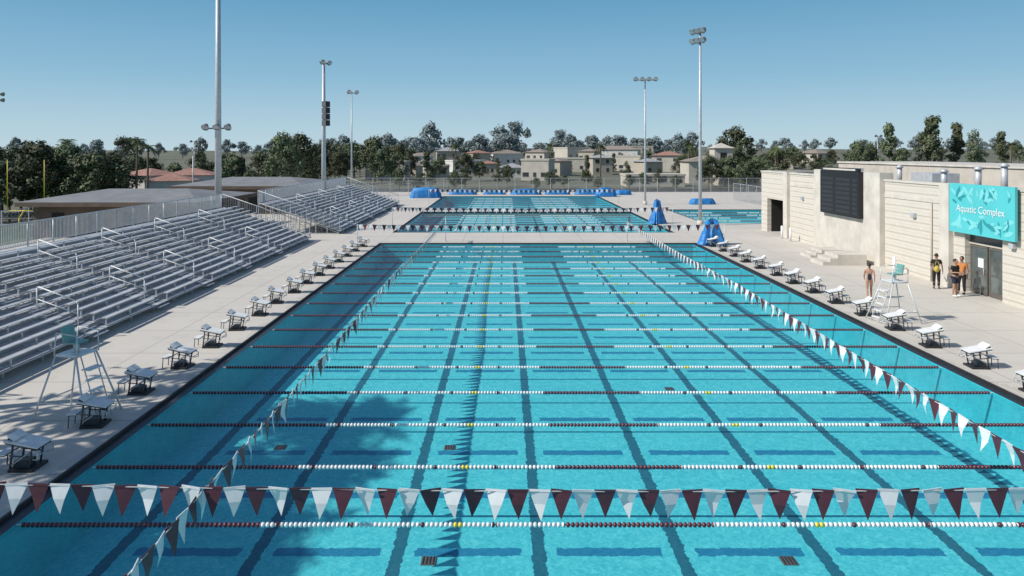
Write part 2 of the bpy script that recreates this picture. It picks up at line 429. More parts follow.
flagline((-10.2,97),(15.2,97),1.95,0.12,'white and maroon pennants across the farther pool',GL)

bh=thing('bulkhead','low white bulkhead walkway crossing the farther pool','bulkhead',(2.45,82,0))
mb=MB(); mb.span((-11.75,-0.7,-0.3),(11.75,0.7,0.30),COPING); part(bh,'walkway',mb)
for s in(-1,1):
    mb=MB(); mb.span((-11.75,s*0.72-0.02,0.05),(11.75,s*0.72+0.02,0.26),GRATE); part(bh,'grating',mb)

for (x,y) in((-1.55,14.6),(5.75,14.6),(-6.3,20.2),(-1.55,20.2),(5.75,25.2)):
    mb=MB(); mb.box((0,0,0.01),(0.30,0.30,0.02),DRAIN)
    for k in range(4): mb.box((-.105+k*.07,0,0.025),(0.02,0.26,0.012),BLACK)
    o=obj('drain_grate',mb.mesh('drain_grate'),None,(x,y,-DEP)); tag(o,'small dull brown square drain grate on the pool floor','drain grate','drain grates on the pool floor')

# starting blocks -------------------------------------------------------
def starting_block():
    r=thing('starting_block','white-topped track-start starting block with dark frame at the pool edge','starting block',(0,0,0),group='starting blocks along the pool')
    mb=MB()
    mb.box((0.02,0,0.03),(0.54,0.54,0.06),BLACK); mb.box((-0.05,0,0.12),(0.30,0.30,0.14),GRATE)
    part(r,'base',mb)
    for s in(-1,1):
        mb=MB()
        mb.tube((0.16,s*0.2,0.06),(0.24,s*0.2,0.50),0.024,DKFRAME,n=8); mb.tube((-0.24,s*0.2,0.06),(-0.18,s*0.2,0.56),0.024,DKFRAME,n=8)
        mb.tube((-0.22,s*0.2,0.12),(0.19,s*0.2,0.42),0.016,GALV,n=6); mb.tube((-0.26,s*0.2,0.34),(0.2,s*0.2,0.30),0.016,DKFRAME,n=6)
        part(r,'leg',mb)
    mb=MB(); mb.box((0.02,0,0.59),(0.74,0.52,0.03),BLOCKTOP,rot=(0,R(11),0)); mb.box((0.33,0,0.50),(0.07,0.50,0.06),BLACK,rot=(0,R(11),0))
    mb.box((0.0,0,0.557),(0.68,0.48,0.03),DKFRAME,rot=(0,R(11),0))
    part(r,'platform',mb)
    mb=MB(); mb.box((-0.22,0,0.71),(0.19,0.42,0.024),BLOCKTOP,rot=(0,R(32),0)); mb.box((-0.26,0,0.68),(0.10,0.34,0.06),BLACK)
    part(r,'fin',mb)
    mb=MB(); mb.box((-0.47,0,0.34),(0.22,0.40,0.026),BLOCKTOP); mb.box((-0.47,0,0.315),(0.20,0.38,0.022),DKFRAME)
    for s in(-1,1): mb.tube((-0.56,s*0.17,0.0),(-0.54,s*0.17,0.30),0.014,DKFRAME,n=6); mb.tube((-0.36,s*.17,.33),(-0.2,s*.17,.42),0.014,DKFRAME,n=6)
    part(r,'step',mb)
    mb=MB()
    for s in(-1,1): mb.path([(0.28,s*0.27,0.46),(0.40,s*0.27,0.42),(0.40,s*0.27,0.28),(0.26,s*0.22,0.26)],0.012,GALV)
    mb.tube((0.40,-0.27,0.36),(0.40,0.27,0.36),0.012,GALV,n=6)
    part(r,'handle',mb)
    return r
sb=starting_block(); sb.location=(-10.45,15.75,DZ)
SBR=random.Random(5)
for k in range(0,16):
    y=15.75+2.45*k
    if k>0: clone(sb,(-10.4+SBR.uniform(-.05,.05),y,DZ),(0,0,SBR.uniform(-.10,.10)))
    clone(sb,(15.15+SBR.uniform(-.05,.05),y,DZ),(0,0,math.pi+SBR.uniform(-.10,.10)))

# lifeguard chair ---------------------------------------------------------
def guard_chair():
    r=thing('lifeguard_chair','tall pale tube lifeguard chair with turquoise seat beside the pool','lifeguard chair',group='lifeguard chairs')
    mb=MB(); T=0.024
    top=1.62
    cs=[(-0.75,-0.62),(0.85,-0.62),(0.85,0.62),(-0.75,0.62)]; ts=[(-0.32,-0.34),(0.30,-0.34),(0.30,0.34),(-0.32,0.34)]
    for c,t in zip(cs,ts): mb.tube((c[0],c[1],0),(t[0],t[1],top),T,TUBEG,n=8)
    for i in range(4):
        a=cs[i]; b=cs[(i+1)%4]; ta=ts[i]; tb=ts[(i+1)%4]
        f=0.28 if i!=1 else 0.05
        pa=(a[0]+(ta[0]-a[0])*f,a[1]+(ta[1]-a[1])*f,top*f); pb=(b[0]+(tb[0]-b[0])*f,b[1]+(tb[1]-b[1])*f,top*f)
        mb.tube(pa,pb,0.017,TUBEG,n=6)
        mb.tube((ta[0],ta[1],top),(tb[0],tb[1],top),T,TUBEG,n=6)
    mb.box((0.0,0,top+0.02),(0.68,0.70,0.03),WHITEP); mb.box((0.50,0,top-0.35),(0.26,0.5,0.025),WHITEP)
    part(r,'frame',mb)
    mb=MB()
    for i in range(5):
        f=0.12+i*0.165; x=0.85+(0.30-0.85)*f; mb.box((x+0.02,0,top*f),(0.13,0.44 ,0.03),WHITEP)
    for s in(-1,1): mb.tube((0.88,s*0.23,0),(0.34,s*0.23,top),0.016,TUBEG,n=6)
    part(r,'ladder',mb)
    mb=MB(); mb.box((-0.02,0,top+0.30),(0.42,0.42,0.045),SEATC); mb.box((-0.25,0,top+0.52),(0.045,0.40,0.36),SEATC,rot=(0,R(-12),0))
    mb.box((0,0,top+0.15),(0.10,0.10,0.26),GALV)
    part(r,'seat',mb)
    for s in(-1,1):
        mb=MB(); mb.path([(0.36,s*0.36,top),(0.34,s*0.36,top+0.55),(-0.28,s*0.36,top+0.60),(-0.34,s*0.36,top)],0.016,TUBEG)
        part(r,'armrest',mb)
    return r
gc=guard_chair(); gc.location=(-11.25,18.9,DZ); gc.rotation_euler=(0,0,R(-12))
clone(gc,(15.9,29.4,DZ),(0,0,R(188)),label='tall pale tube lifeguard chair beside the starting blocks')

# bleachers -----------------------------------------------------------------
def bleacher(x0,y0,y1,rows,aisles,label):
    L=y1-y0; r=thing('bleacher',label,'bleachers',(x0,y0,DZ),group='aluminium bleachers'); dx=0.475; rz=0.172; z0=0.30
    for i in range(rows):
        x=-dx*i; z=z0+rz*i
        mb=MB()
        seg=[0]+[v for a in aisles for v in (a-y0-0.6,a-y0+0.6)]+[L]
        for q in range(0,len(seg),2):
            a,b=seg[q],seg[q+1]
            mb.span((x-0.22,a,z+0.30),(x-0.03,b,z+0.335),ALU)
            n=max(2,int((b-a)/1.8))
            for k in range(n+1):
                yy=a+0.1+(b-a-0.2)*k/n; mb.span((x-0.15,yy-0.02,z),(x-0.10,yy+0.02,z+0.30),GALV)
        part(r,'bench',mb)
    mb=MB()
    for i in range(rows):
        x=-dx*i; z=z0+rz*i
        mb.span((x-0.46,0,z-0.03),(x-0.26,L,z),ALU); mb.span((x-0.235,0,z-0.03),(x-0.04,L,z),ALU)
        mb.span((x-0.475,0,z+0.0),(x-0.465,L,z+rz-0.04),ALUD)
    X=-dx*rows; Z=z0+rz*rows
    mb.span((X-0.9,0,Z-0.04),(X,L,Z),ALU)
    part(r,'tread',mb)
    mb=MB()
    n=int(L/1.83)
    for k in range(n+1):
        yy=0.05+(L-0.1)*k/n
        for i in range(0,rows+1,2):
            x=-dx*i-0.3; z=z0+rz*i-0.06
            mb.tube((x,yy,0),(x,yy,z),0.03,GALV,n=5,cap=False)
        mb.tube((-0.1,yy,z0-0.07),(X-0.5,yy,Z-0.08),0.035,GALV,n=5,cap=False)
        mb.tube((-0.3,yy,0.05),(X-0.5,yy,0.05),0.03,GALV,n=5,cap=False)
        mb.tube((X-0.85,yy,0),(X-0.85,yy,Z),0.035,GALV,n=5,cap=False)
        mb.tube((-0.3,yy,0.1),(X*0.5,yy,Z*0.5-0.1),0.02,GALV,n=4,cap=False); mb.tube((X*0.5,yy,0.1),(X-0.85,yy,Z-0.1),0.02,GALV,n=4,cap=False)
    part(r,'understructure',mb)
    mb=MB(); xr=X-0.88; H=1.12
    mb.tube((xr,0,Z+H),(xr,L,Z+H),0.035,GALV,n=6); mb.tube((xr,0,Z+0.1),(xr,L,Z+0.1),0.025,GALV,n=6)
    for k in range(n+1):
        yy=0.02+(L-0.04)*k/n; mb.tube((xr,yy,Z-0.3),(xr,yy,Z+H),0.035,GALV,n=6)
    k=0.11
    while k<L: mb.tube((xr,k,Z+0.1),(xr,k,Z+H),0.015,GALV,n=4,cap=False); k+=0.11
    for ye in(0,L):
        def top(t): return Vector((xr+( -0.2-xr)*t,ye,(Z+H)+((z0+1.0)-(Z+H))*t))
        def bot(t): return Vector((xr+( -0.2-xr)*t,ye,(Z+0.1)+((z0+0.1)-(Z+0.1))*t))
        mb.tube(top(0),top(1),0.028,GALV,n=6); mb.tube(bot(0),bot(1),0.02,GALV,n=6)
        for q in range(0,51):
            t=q/50; mb.tube(bot(t),top(t),0.028 if q%10==0 else 0.010,GALV,n=5 if q%10==0 else 4,cap=False)
    part(r,'railing',mb)
    for a in aisles:
        for (i0,i1) in((1,4.2),(7.2,10.8)):
            mb=MB(); yy=a-y0
            p=lambda i,h:(-dx*i-0.3,yy,z0+rz*i+h)
            mb.path([p(i0,0),p(i0,0.80),p(i0+.12,0.9),p(i1-.12,0.92),p(i1,0.84),p(i1,0)],0.024,WHITEP,n=8)
            mb.path([p(i0,0.45),p(i1,0.45)],0.018,WHITEP,n=6)
            part(r,'handrail',mb)
        mb=MB()
        for i in range(rows): mb.span((-dx*i-0.14,a-y0-0.5,z0+rz*i-0.13+0.004),(-dx*i+0.10,a-y0+0.5,z0+rz*i-0.10+0.004),ALU)
        part(r,'stair',mb)
    return r
bleacher(-15.0,20,56,13,[26.6,31.5,36.5,42,48],'long aluminium bleachers with picket guard rail beside the pool deck')
bleacher(-13.7,60.5,94,13,[66,74,82],'farther aluminium bleachers with picket guard rail')

# light poles -------------------------------------------------------------------
def light_pole(loc,h,r,heads,label,ang=0.0,mid=None,levels=1,speaker=None,width=1.6,group='floodlight poles'):
    o=thing('floodlight_pole',label,'floodlight pole',loc,(0,0,ang),group)
    mb=MB(); mb.tube((0,0,-0.0),(0,0,h),r,GALV,r1=r*0.55,n=14); mb.tube((0,0,0),(0,0,0.5),r*1.7,CONC,n=14); part(o,'pole',mb)
    def cluster(z,nh,w):
        mb=MB(); mb.tube((-w/2,0,z),(w/2,0,z),0.06,LAMPM,n=6); part(o,'cross_arm',mb)
        for k in range(nh):
            x=-w/2+w*k/(nh-1) if nh>1 else 0
            mb=MB(); mb.tube((x,0.0,z+0.05),(x,-0.14,z+0.34),0.12,LAMPM,r1=0.13,n=8)
            mb.tube((x,-0.14,z+0.28),(x,-0.42,z+0.05),0.17,LAMPM,r1=0.33,n=12); mb.tube((x,-0.424,z+0.046),(x,-0.43,z+0.04),0.30,LAMPG,n=12)
            part(o,'lamp',mb)
    for l in range(levels): cluster(h-0.3-l*0.9,heads,width)
    if mid: cluster(mid[0],mid[1],mid[2])
    if speaker:
        SPK=mat('dark loudspeaker',(0.10,0.10,0.11),0.6)
        for k in range(4):
            mb=MB(); mb.box((0,-0.35,speaker-0.72*k),(0.72,0.6,0.66),SPK); mb.box((0,-0.66,speaker-0.72*k),(0.6,0.03,0.56),BLACK)
            part(o,'loudspeaker',mb)
    return o
light_pole((-24.3,61,-0.0),26,0.30,4,'tall thick galvanised pole with floodlights halfway up, behind the bleachers',mid=(9.0,3,1.9))
light_pole((-20.9,83,DZ),17.4,0.30,2,'thick galvanised floodlight pole with a stack of loudspeakers',R(60),speaker=12.4,width=1.1)
light_pole((-21.3,100,DZ),15.4,0.13,2,'slim floodlight pole behind the farther bleachers',R(40),width=1.2)
light_pole((18.3,94,DZ),16.6,0.15,4,'floodlight pole with T-shaped lamp bar',width=2.6)
light_pole((18.3,67.5,DZ),18.4,0.17,3,'tall floodlight pole with clustered lamps on the deck',R(-60),levels=2,width=1.3)
light_pole((-77.5,110,-5),21,0.22,3,'floodlight pole at the sports field',levels=2,width=2.0)
light_pole((-82,190,-2),12,0.12,2,'distant slim floodlight pole among the trees',width=1.4)
light_pole((88,170,2),9,0.1,2,'distant slim floodlight pole among the trees',width=1.2)
light_pole((-52,120,-5),12.5,0.12,2,'slim floodlight pole by the sports field fence',width=1.2)

# blue covered reels -------------------------------------------------------------
def tarp(l,w,h,seed,label,loc,ang,peak=0.35,name='covered_reel',fold_=0.09):
    rr=random.Random(seed); o=thing(name,label,'covered lane reel',loc,(0,0,ang),'blue covered lane reels')
    mb=MB(); nu=36; nv=10; m_=mb._m(TARP)
    for a in range(nv+1):
        t=a/nv
        for k in range(nu):
            p=2*math.pi*k/nu
            e=0.5
            cx=abs(math.cos(p))**e*(1 if math.cos(p)>=0 else -1); cy=abs(math.sin(p))**e*(1 if math.sin(p)>=0 else -1)
            if a==nv: s=0.02
            elif peak<0.5: s=1.0-(1-peak)*t**0.75
            else: s=1.0-(1-peak)*t**1.6
            fold=1+fold_*math.sin(k*2.2+seed)*(1-t*0.7)+rr.uniform(-.04,.04)
            lump=(0.12*math.sin(2*p+seed) if a>=nv-2 else 0)
            mb.v.append((cx*l/2*s*fold,cy*w/2*s*fold,0.03+h*(t**0.9)*(1+rr.uniform(-.03,.03))+lump*h))
    for a in range(nv):
        for k in range(nu):
            k2=(k+1)%nu; mb.f.append((a*nu+k,a*nu+k2,(a+1)*nu+k2,(a+1)*nu+k)); mb.mi.append(0); mb.sm.append(peak>0.5)
    part(o,'cover',mb)
    for sx in(-1,1):
        for sy in(-1,1):
            mb=MB(); mb.tube((sx*l*0.4,sy*w*0.35-0.03,0.07),(sx*l*0.4,sy*w*0.35+0.03,0.07),0.07,BLACK,n=10)
            part(o,'wheel',mb)
    return o
tarp(1.9,1.5,1.75,1,'lane reel under a draped blue tarpaulin on the deck',(15.4,53.6,DZ),0.2,0.42,fold_=0.15)
tarp(1.6,1.3,2.1,2,'tall lane reel under a bright blue tarpaulin',(14.7,69.5,DZ),0.6,0.28,fold_=0.15)
tarp(4.6,1.8,1.4,3,'wide lane reel under a blue tarpaulin at the far deck',(-11.9,108.5,DZ),0.1,0.8)
tarp(3.2,1.8,1.3,5,'wide lane reel under a blue tarpaulin at the far deck',(15.6,111.5,DZ),0.1,0.7)
for i in range(5):
    tarp((4.4,3.6,4.8,4.0,4.6)[i],1.0,(0.75,0.6,0.85,0.65,0.8)[i],10+i,'long low roll under a blue tarpaulin at the far deck',(-6.8+5.1*i,116.5+0.4*(i%2),DZ),0.0,0.8)
tarp(2.6,1.2,0.7,15,'low blue covered roll beside the far pool corner',(19.0,116,DZ),0.1,0.8)
tarp(3.4,1.2,0.7,20,'low lane reel under a blue tarpaulin at the small pool',(26,95,DZ),0.1,0.8)

# left low buildings ---------------------------------------------------------------
def low_building(x0,x1,y0,y1,zb,h,label):
    o=thing('low_building',label,'building',((x0+x1)/2,(y0+y1)/2,zb)); w=(x1-x0)/2; d=(y1-y0)/2
    mb=MB(); mb.span((-w,-d,0),(w,d,h),BROWN)
    part(o,'wall',mb)
    mb=MB(); e=0.9; t=0.35; zr=h
    mb.face([(-w-e,-d-e,zr),(w+e,-d-e,zr),(w+e,-d-e,zr+t),(-w-e,-d-e,zr+t)],BROWN)
    mb.face([(w+e,-d-e,zr),(w+e,d+e,zr),(w+e,d+e,zr+t),(w+e,-d-e,zr+t)],BROWN)
    mb.face([(-w-e,d+e,zr),(-w-e,-d-e,zr),(-w-e,-d-e,zr+t),(-w-e,d+e,zr+t)],BROWN)
    mb.face([(w+e,d+e,zr),(-w-e,d+e,zr),(-w-e,d+e,zr+t),(w+e,d+e,zr+t)],BROWN)
    mb.face([(-w-e,-d-e,zr),(-w-e,d+e,zr),(w+e,d+e,zr),(w+e,-d-e,zr)],BROWN)
    hr=0.75; a=(-w*0.55,0,zr+t+hr); b=(w*0.55,0,zr+t+hr)
    A=(-w-e,-d-e,zr+t); B=(w+e,-d-e,zr+t); C=(w+e,d+e,zr+t); D=(-w-e,d+e,zr+t)
    mb.face([A,B,b,a],ROOFG); mb.face([C,D,a,b],ROOFG); mb.face([B,C,b],ROOFG); mb.face([D,A,a],ROOFG)
    part(o,'roof',mb)
    for k in range(4):
        mb=MB(); x=-w+2+k*(2*w-4)/3; mb.span((x-0.5,-d-0.03,0.02),(x+0.5,-d+0.02,2.1),DARKIN); part(o,'door',mb)
low_building(-38,-25.3,58,70,0,2.65,'low brown stucco building with gray metal roof behind the bleachers')
low_building(-36,-23,80,94,0,2.9,'second low brown building with gray hipped roof')

gp=thing('goal_post','yellow football goal post on the field','goal post',(-73.2,110,-5))
mb=MB(); mb.path([(0,-1.5,0),(0,-1.5,2.0),(0,-0.6,2.9),(0,0,3.05)],0.09,YEL,n=8); mb.tube((-2.82,0,3.05),(2.82,0,3.05),0.07,YEL)
mb.tube((-2.82,0,3.05),(-2.82,0,10.8),0.06,YEL); mb.tube((2.82,0,3.05),(2.82,0,10.8),0.06,YEL); part(gp,'frame',mb)

WIREM=mat('fence wire',(0.33,0.34,0.35),0.5,0.3)
def fence(a,b,h,label,sp=3.0,wire=0.35,z=0.0):
    a=Vector((a[0],a[1],z)); b=Vector((b[0],b[1],z)); L=(b-a).length; ang=math.atan2(b.y-a.y,b.x-a.x)
    o=thing('chain_link_fence',label,'fence',a,(0,0,ang)); mb=MB(); n=int(L/sp)
    for k in range(n+1): mb.tube((L*k/n,0,0),(L*k/n,0,h+0.05),0.035,GALV,n=5)
    mb.tube((0,0,h),(L,0,h),0.025,GALV,n=5); mb.tube((0,0,h/2),(L,0,h/2),0.018,GALV,n=5); mb.tube((0,0,0.06),(L,0,0.06),0.018,GALV,n=5); part(o,'post',mb)
    mb=MB(); s=-h
    while s<L:
        a0=max(s,0); z0=(a0-s); a1=min(s+h,L); z1=(a1-s)
        mb.tube((a0,0,z0),(a1,0,z1),0.007,WIREM,n=3,cap=False)
        mb.tube((a0,0.01,h-z0),(a1,0.01,h-z1),0.007,WIREM,n=3,cap=False)
        s+=wire
    part(o,'wire_mesh',mb)
fence((-32,124),(60,124),2.4,'long chain-link fence at the far edge of the pool deck',wire=0.3,z=DZ)
fence((-37.5,20),(-37.5,124),2.6,'chain-link fence above the sports field',wire=0.45)
fence((-24,110),(-9.5,118),2.2,'short chain-link fence by the farther bleachers',z=DZ)
fence((33,66),(33,104),2.4,'chain-link fence around the small pool',wire=0.3,z=DZ)
fence((-140,118.5),(-50,118.5),2.2,'chain-link fence beyond the sports field',wire=0.6,z=-5)

# right building ------------------------------------------------------------------------
bd=thing('pool_building','long cream split-face block building beside the pool deck','building',(22.8,0,DZ))
YN=18.0; YF=64.0; H=5.15
def wallspan(mb,y0,y1,z0,z1,m=BLOCK,x0=0.0,x1=0.35): mb.span((x0,y0,z0),(x1,y1,z1),m)
mb=MB()
wallspan(mb,YN,33.0,0,H); wallspan(mb,33.0,35.7,3.0,H); wallspan(mb,35.7,58.8,0,H); wallspan(mb,58.8,62.6,2.9,H); wallspan(mb,62.6,YF,0,H)
mb.span((0.35,YF-0.35,0),(16,YF,H),BLOCK); mb.span((0.35,YN,0),(16,YN+0.35,H),BLOCK); mb.span((16,YN,0),(16.35,YF,H),BLOCK)
part(bd,'wall',mb)
mb=MB(); mb.span((0.35,YN+0.35,H-0.45),(16,YF-0.35,H-0.3),ROOFG)
mb.span((-0.06,YN-0.06,H),(0.45,YF+0.06,H+0.12),CONC); mb.span((0.45,YF-0.4,H),(16.4,YF+0.06,H+0.12),CONC)
part(bd,'roof',mb)
mb=MB()
mb.span((5,26,H-0.3),(12,60,H+0.85),CONCD); mb.span((4.9,25.9,H+0.85),(12.1,60.1,H+0.97),CONC)
part(bd,'upper_storey',mb)
for (y0,y1,z1,px_) in((43.2,52.4,5.7,0.32),(30.2,31.2,5.35,0.25),(36.6,37.4,5.35,0.25),(57.6,58.4,5.35,0.25)):
    mb=MB()
    mb.span((-px_,y0,0),(-0.003,y1,H+0.121),CONC)
    mb.span((-px_,y0,H+0.121),(0.5,y1,z1+0.05-DZ),CONC)
    part(bd,'pilaster',mb)
for (a,b) in((YN,30.19),(37.41,43.19),(52.41,57.59)):
    mb=MB(); mb.span((-0.04,a,4.2),(-0.003,b,4.42),CONC); part(bd,'band_course',mb)
mb=MB(); mb.span((0.9,33.0,0.0),(0.95,35.7,3.0),DARKIN); mb.span((0.35,32.9,0),(0.9,33.0,3),DARKIN); mb.span((0.35,35.7,0),(0.9,35.8,3),DARKIN)
part(bd,'entrance_recess',mb)
mb=MB(); mb.span((2.4,58.8,0.0),(2.45,62.6,2.9),DARKIN); mb.span((0.35,58.7,0),(2.4,58.8,2.9),DARKIN); mb.span((0.35,62.6,0),(2.4,62.7,2.9),DARKIN)
part(bd,'loading_recess',mb)
FR=mat('dark bronze frame',(0.16,0.145,0.125),0.4,0.3)
for y0 in(33.05,34.4):
    d=MB()
    for (a,b) in(((0.25,y0,0.02),(0.31,y0+0.08,2.35)),((0.25,y0+1.17,0.02),(0.31,y0+1.25,2.35)),((0.25,y0+.08,2.25),(0.31,y0+1.17,2.35)),((0.25,y0+.08,0.02),(0.31,y0+1.17,0.25)),((0.25,y0+.08,1.0),(0.31,y0+1.17,1.08))):
        d.span(a,b,FR)
    dr=part(bd,'door',d)
    gls=MB(); gls.span((0.27,y0+0.08,0.25),(0.29,y0+1.17,1.0),DGLASS); gls.span((0.27,y0+0.08,1.08),(0.29,y0+1.17,2.25),DGLASS); part(dr,'glass',gls)
    hd=MB(); hd.tube((0.2,y0+0.2,0.9),(0.2,y0+0.2,1.3),0.015,GALV,n=6); part(dr,'handle',hd)
nb_=MB(); nb_.span((0.262,34.7,1.3),(0.267,35.1,1.75),SIGNW); part(bd,'notice',nb_)
mb=MB(); mb.span((0.22,33.0,2.38),(0.34,35.7,2.46),CONCD); mb.span((0.26,33.02,2.46),(0.28,35.68,2.98),GLASS); part(bd,'transom_window',mb)
for (y,z) in((40,3.4),(55,3.4),(32.2,2.7)):
    mb=MB(); mb.box((-0.1,y,z),(0.2,0.3,0.22),GALV); mb.box((-0.1,y,z-0.12),(0.14,0.24,0.02),LAMPG); part(bd,'wall_lamp',mb)
mb=MB(); mb.tube((-0.06,38.4,0.0),(-0.06,38.4,4.18),0.05,CONCD,n=8); part(bd,'downpipe',mb)
for (x,y,h) in((2.5,38.5,0.8),(3,37.2,1.0),(2.2,41,0.6),(3.5,48,0.7)):
    v=MB(); v.tube((x,y,H-0.3),(x,y,H+h),0.16,GALV,n=10); v.tube((x,y,H+h),(x,y,H+h+0.18),0.27,GALV,r1=0.1,n=10); part(bd,'roof_vent',v)
for (a,b) in(((2,41.8,H-0.3),(3.6,44,H+0.5)),((2.1,53,H-0.3),(3.6,55,H+0.55))):
    v=MB(); v.span(a,b,GALV); part(bd,'rooftop_unit',v)

# sign -------------------------------------------------------------------------------------
sg=thing('sign','turquoise sign with leaf pattern and white lettering above the entrance','sign',(22.55,34.1,3.02))
SW=4.7; SH=2.42
mb=MB(); mb.span((-0.06,-SW/2,0),(0.06,SW/2,SH),TURQ)
part(sg,'panel',mb)
rr=random.Random(4); mb=MB()
cnt=0
for c in range(110):
    yc=rr.uniform(-SW/2+0.3,SW/2-0.3); zc=rr.uniform(0.25,SH-0.25)
    a=rr.uniform(0,math.pi*2); l=rr.uniform(0.20,0.40); w=l*0.36
    pts=[]
    for (u,v) in((-1,0),(-0.4,-0.8),(0.3,-0.8),(1,0),(0.3,0.8),(-0.4,0.8)):
        pts.append((-0.062-0.0002*cnt,yc+u*l*math.cos(a)-v*w*math.sin(a),zc+u*l*math.sin(a)+v*w*math.cos(a)))
    if any(abs(p[1])>SW/2-0.02 or p[2]<0.02 or p[2]>SH-0.02 for p in pts): continue
    if any(0.98<p[2]<1.42 for p in pts): continue
    mb.face(pts,(TURQL,TURQL,TURQD)[cnt%3]); cnt+=1
part(sg,'leaf_print',mb)
def text(s,size,parent,loc,m,name,ext=0.002):
    cu=bpy.data.curves.new(name,'FONT'); cu.body=s; cu.size=size; cu.extrude=ext; cu.align_x='CENTER'; cu.align_y='CENTER'
    to=bpy.data.objects.new(name,cu); COL.objects.link(to); bpy.context.view_layer.update()
    me=bpy.data.meshes.new_from_object(to.evaluated_get(bpy.context.evaluated_depsgraph_get())); bpy.data.objects.remove(to)
    me.materials.clear(); me.materials.append(m)
    o=obj(name,me,parent,loc); M=Matrix(((0,0,-1),(-1,0,0),(0,1,0))); o.rotation_euler=M.to_euler(); return o
text('Aquatic Complex',0.49,sg,(-0.085,0,1.20),SIGNW,'lettering')

sc=thing('scoreboard','large black unlit scoreboard mounted on the building wall','scoreboard',(22.3,47.9,2.8))
mb=MB(); mb.span((-0.12,-2.75,0),(0.17,2.75,2.95),SCORE); part(sc,'cabinet',mb)
mb=MB()
for r_ in range(8):
    z=0.2+r_*0.3
    mb.span((-0.128,-2.55,z),(-0.122,-1.9,z+0.2),SCOREL)
    mb.span((-0.128,-1.6,z),(-0.122,0.4,z+0.2),SCOREL)
    mb.span((-0.128,0.8,z),(-0.122,2.5,z+0.2),SCOREL)
part(sc,'digit_panel',mb)
mb=MB(); mb.span((-0.12,-2.6,2.953),(0.1,2.6,3.16),SCORE)
mb.span((-0.128,-2.3,3.0),(-0.122,2.3,3.11),CONC)
part(sc,'header_strip',mb)
st=thing('concrete_steps','beige portable concrete steps by the building wall','steps',(20.6,44.6,DZ),group='concrete steps by the wall')
mb=MB()
for i in range(3): mb.span((-1.3+i*0.45,-0.9,i*0.22),(1.35,0.9,(i+1)*0.22-0.003),CONC)
part(st,'step',mb)
clone(st,(20.9,47.6,DZ),(0,0,0),scale=(0.8,0.9,0.8))
for (x,y) in((22.0,57.2),(22.0,55.5),(21.9,40.5)):
    mb=MB(); mb.tube((0,0,0),(0,0,1.0),0.09,WHITEP,n=10); mb.ell((0,0,1.0),(0.09,0.09,0.05),WHITEP,10,6)
    o=obj('bollard',mb.mesh('bollard'),None,(x,y,DZ)); tag(o,'short pale bollard by the building wall','bollard','bollards by the building')

# people ------------------------------------------------------------------------------------
def skinmesh(verts,edges,radii,root,mat_,levels=1):
    me=bpy.data.meshes.new('sk'); me.from_pydata(verts,edges,[]); o=bpy.data.objects.new('sk',me); COL.objects.link(o)
    md=o.modifiers.new('s','SKIN'); md.use_smooth_shade=True
    sv=me.skin_vertices[0].data
    for i,r in enumerate(radii): sv[i].radius=(r,r) if not isinstance(r,tuple) else r; sv[i].use_root=(i==root)
    ms=o.modifiers.new('d','SUBSURF'); ms.levels=levels; ms.render_levels=levels
    bpy.context.view_layer.update()
    m2=bpy.data.meshes.new_from_object(o.evaluated_get(bpy.context.evaluated_depsgraph_get())); bpy.data.objects.remove(o)
    m2.materials.clear(); m2.materials.append(mat_)
    return m2
def merge(meshes,name):
    import bmesh
    bm=bmesh.new()
    for m in meshes: bm.from_mesh(m)
    me=bpy.data.meshes.new(name); bm.to_mesh(me); bm.free()
    me.materials.append(meshes[0].materials[0])
    for p in me.polygons: p.use_smooth=True; p.material_index=0
    return me
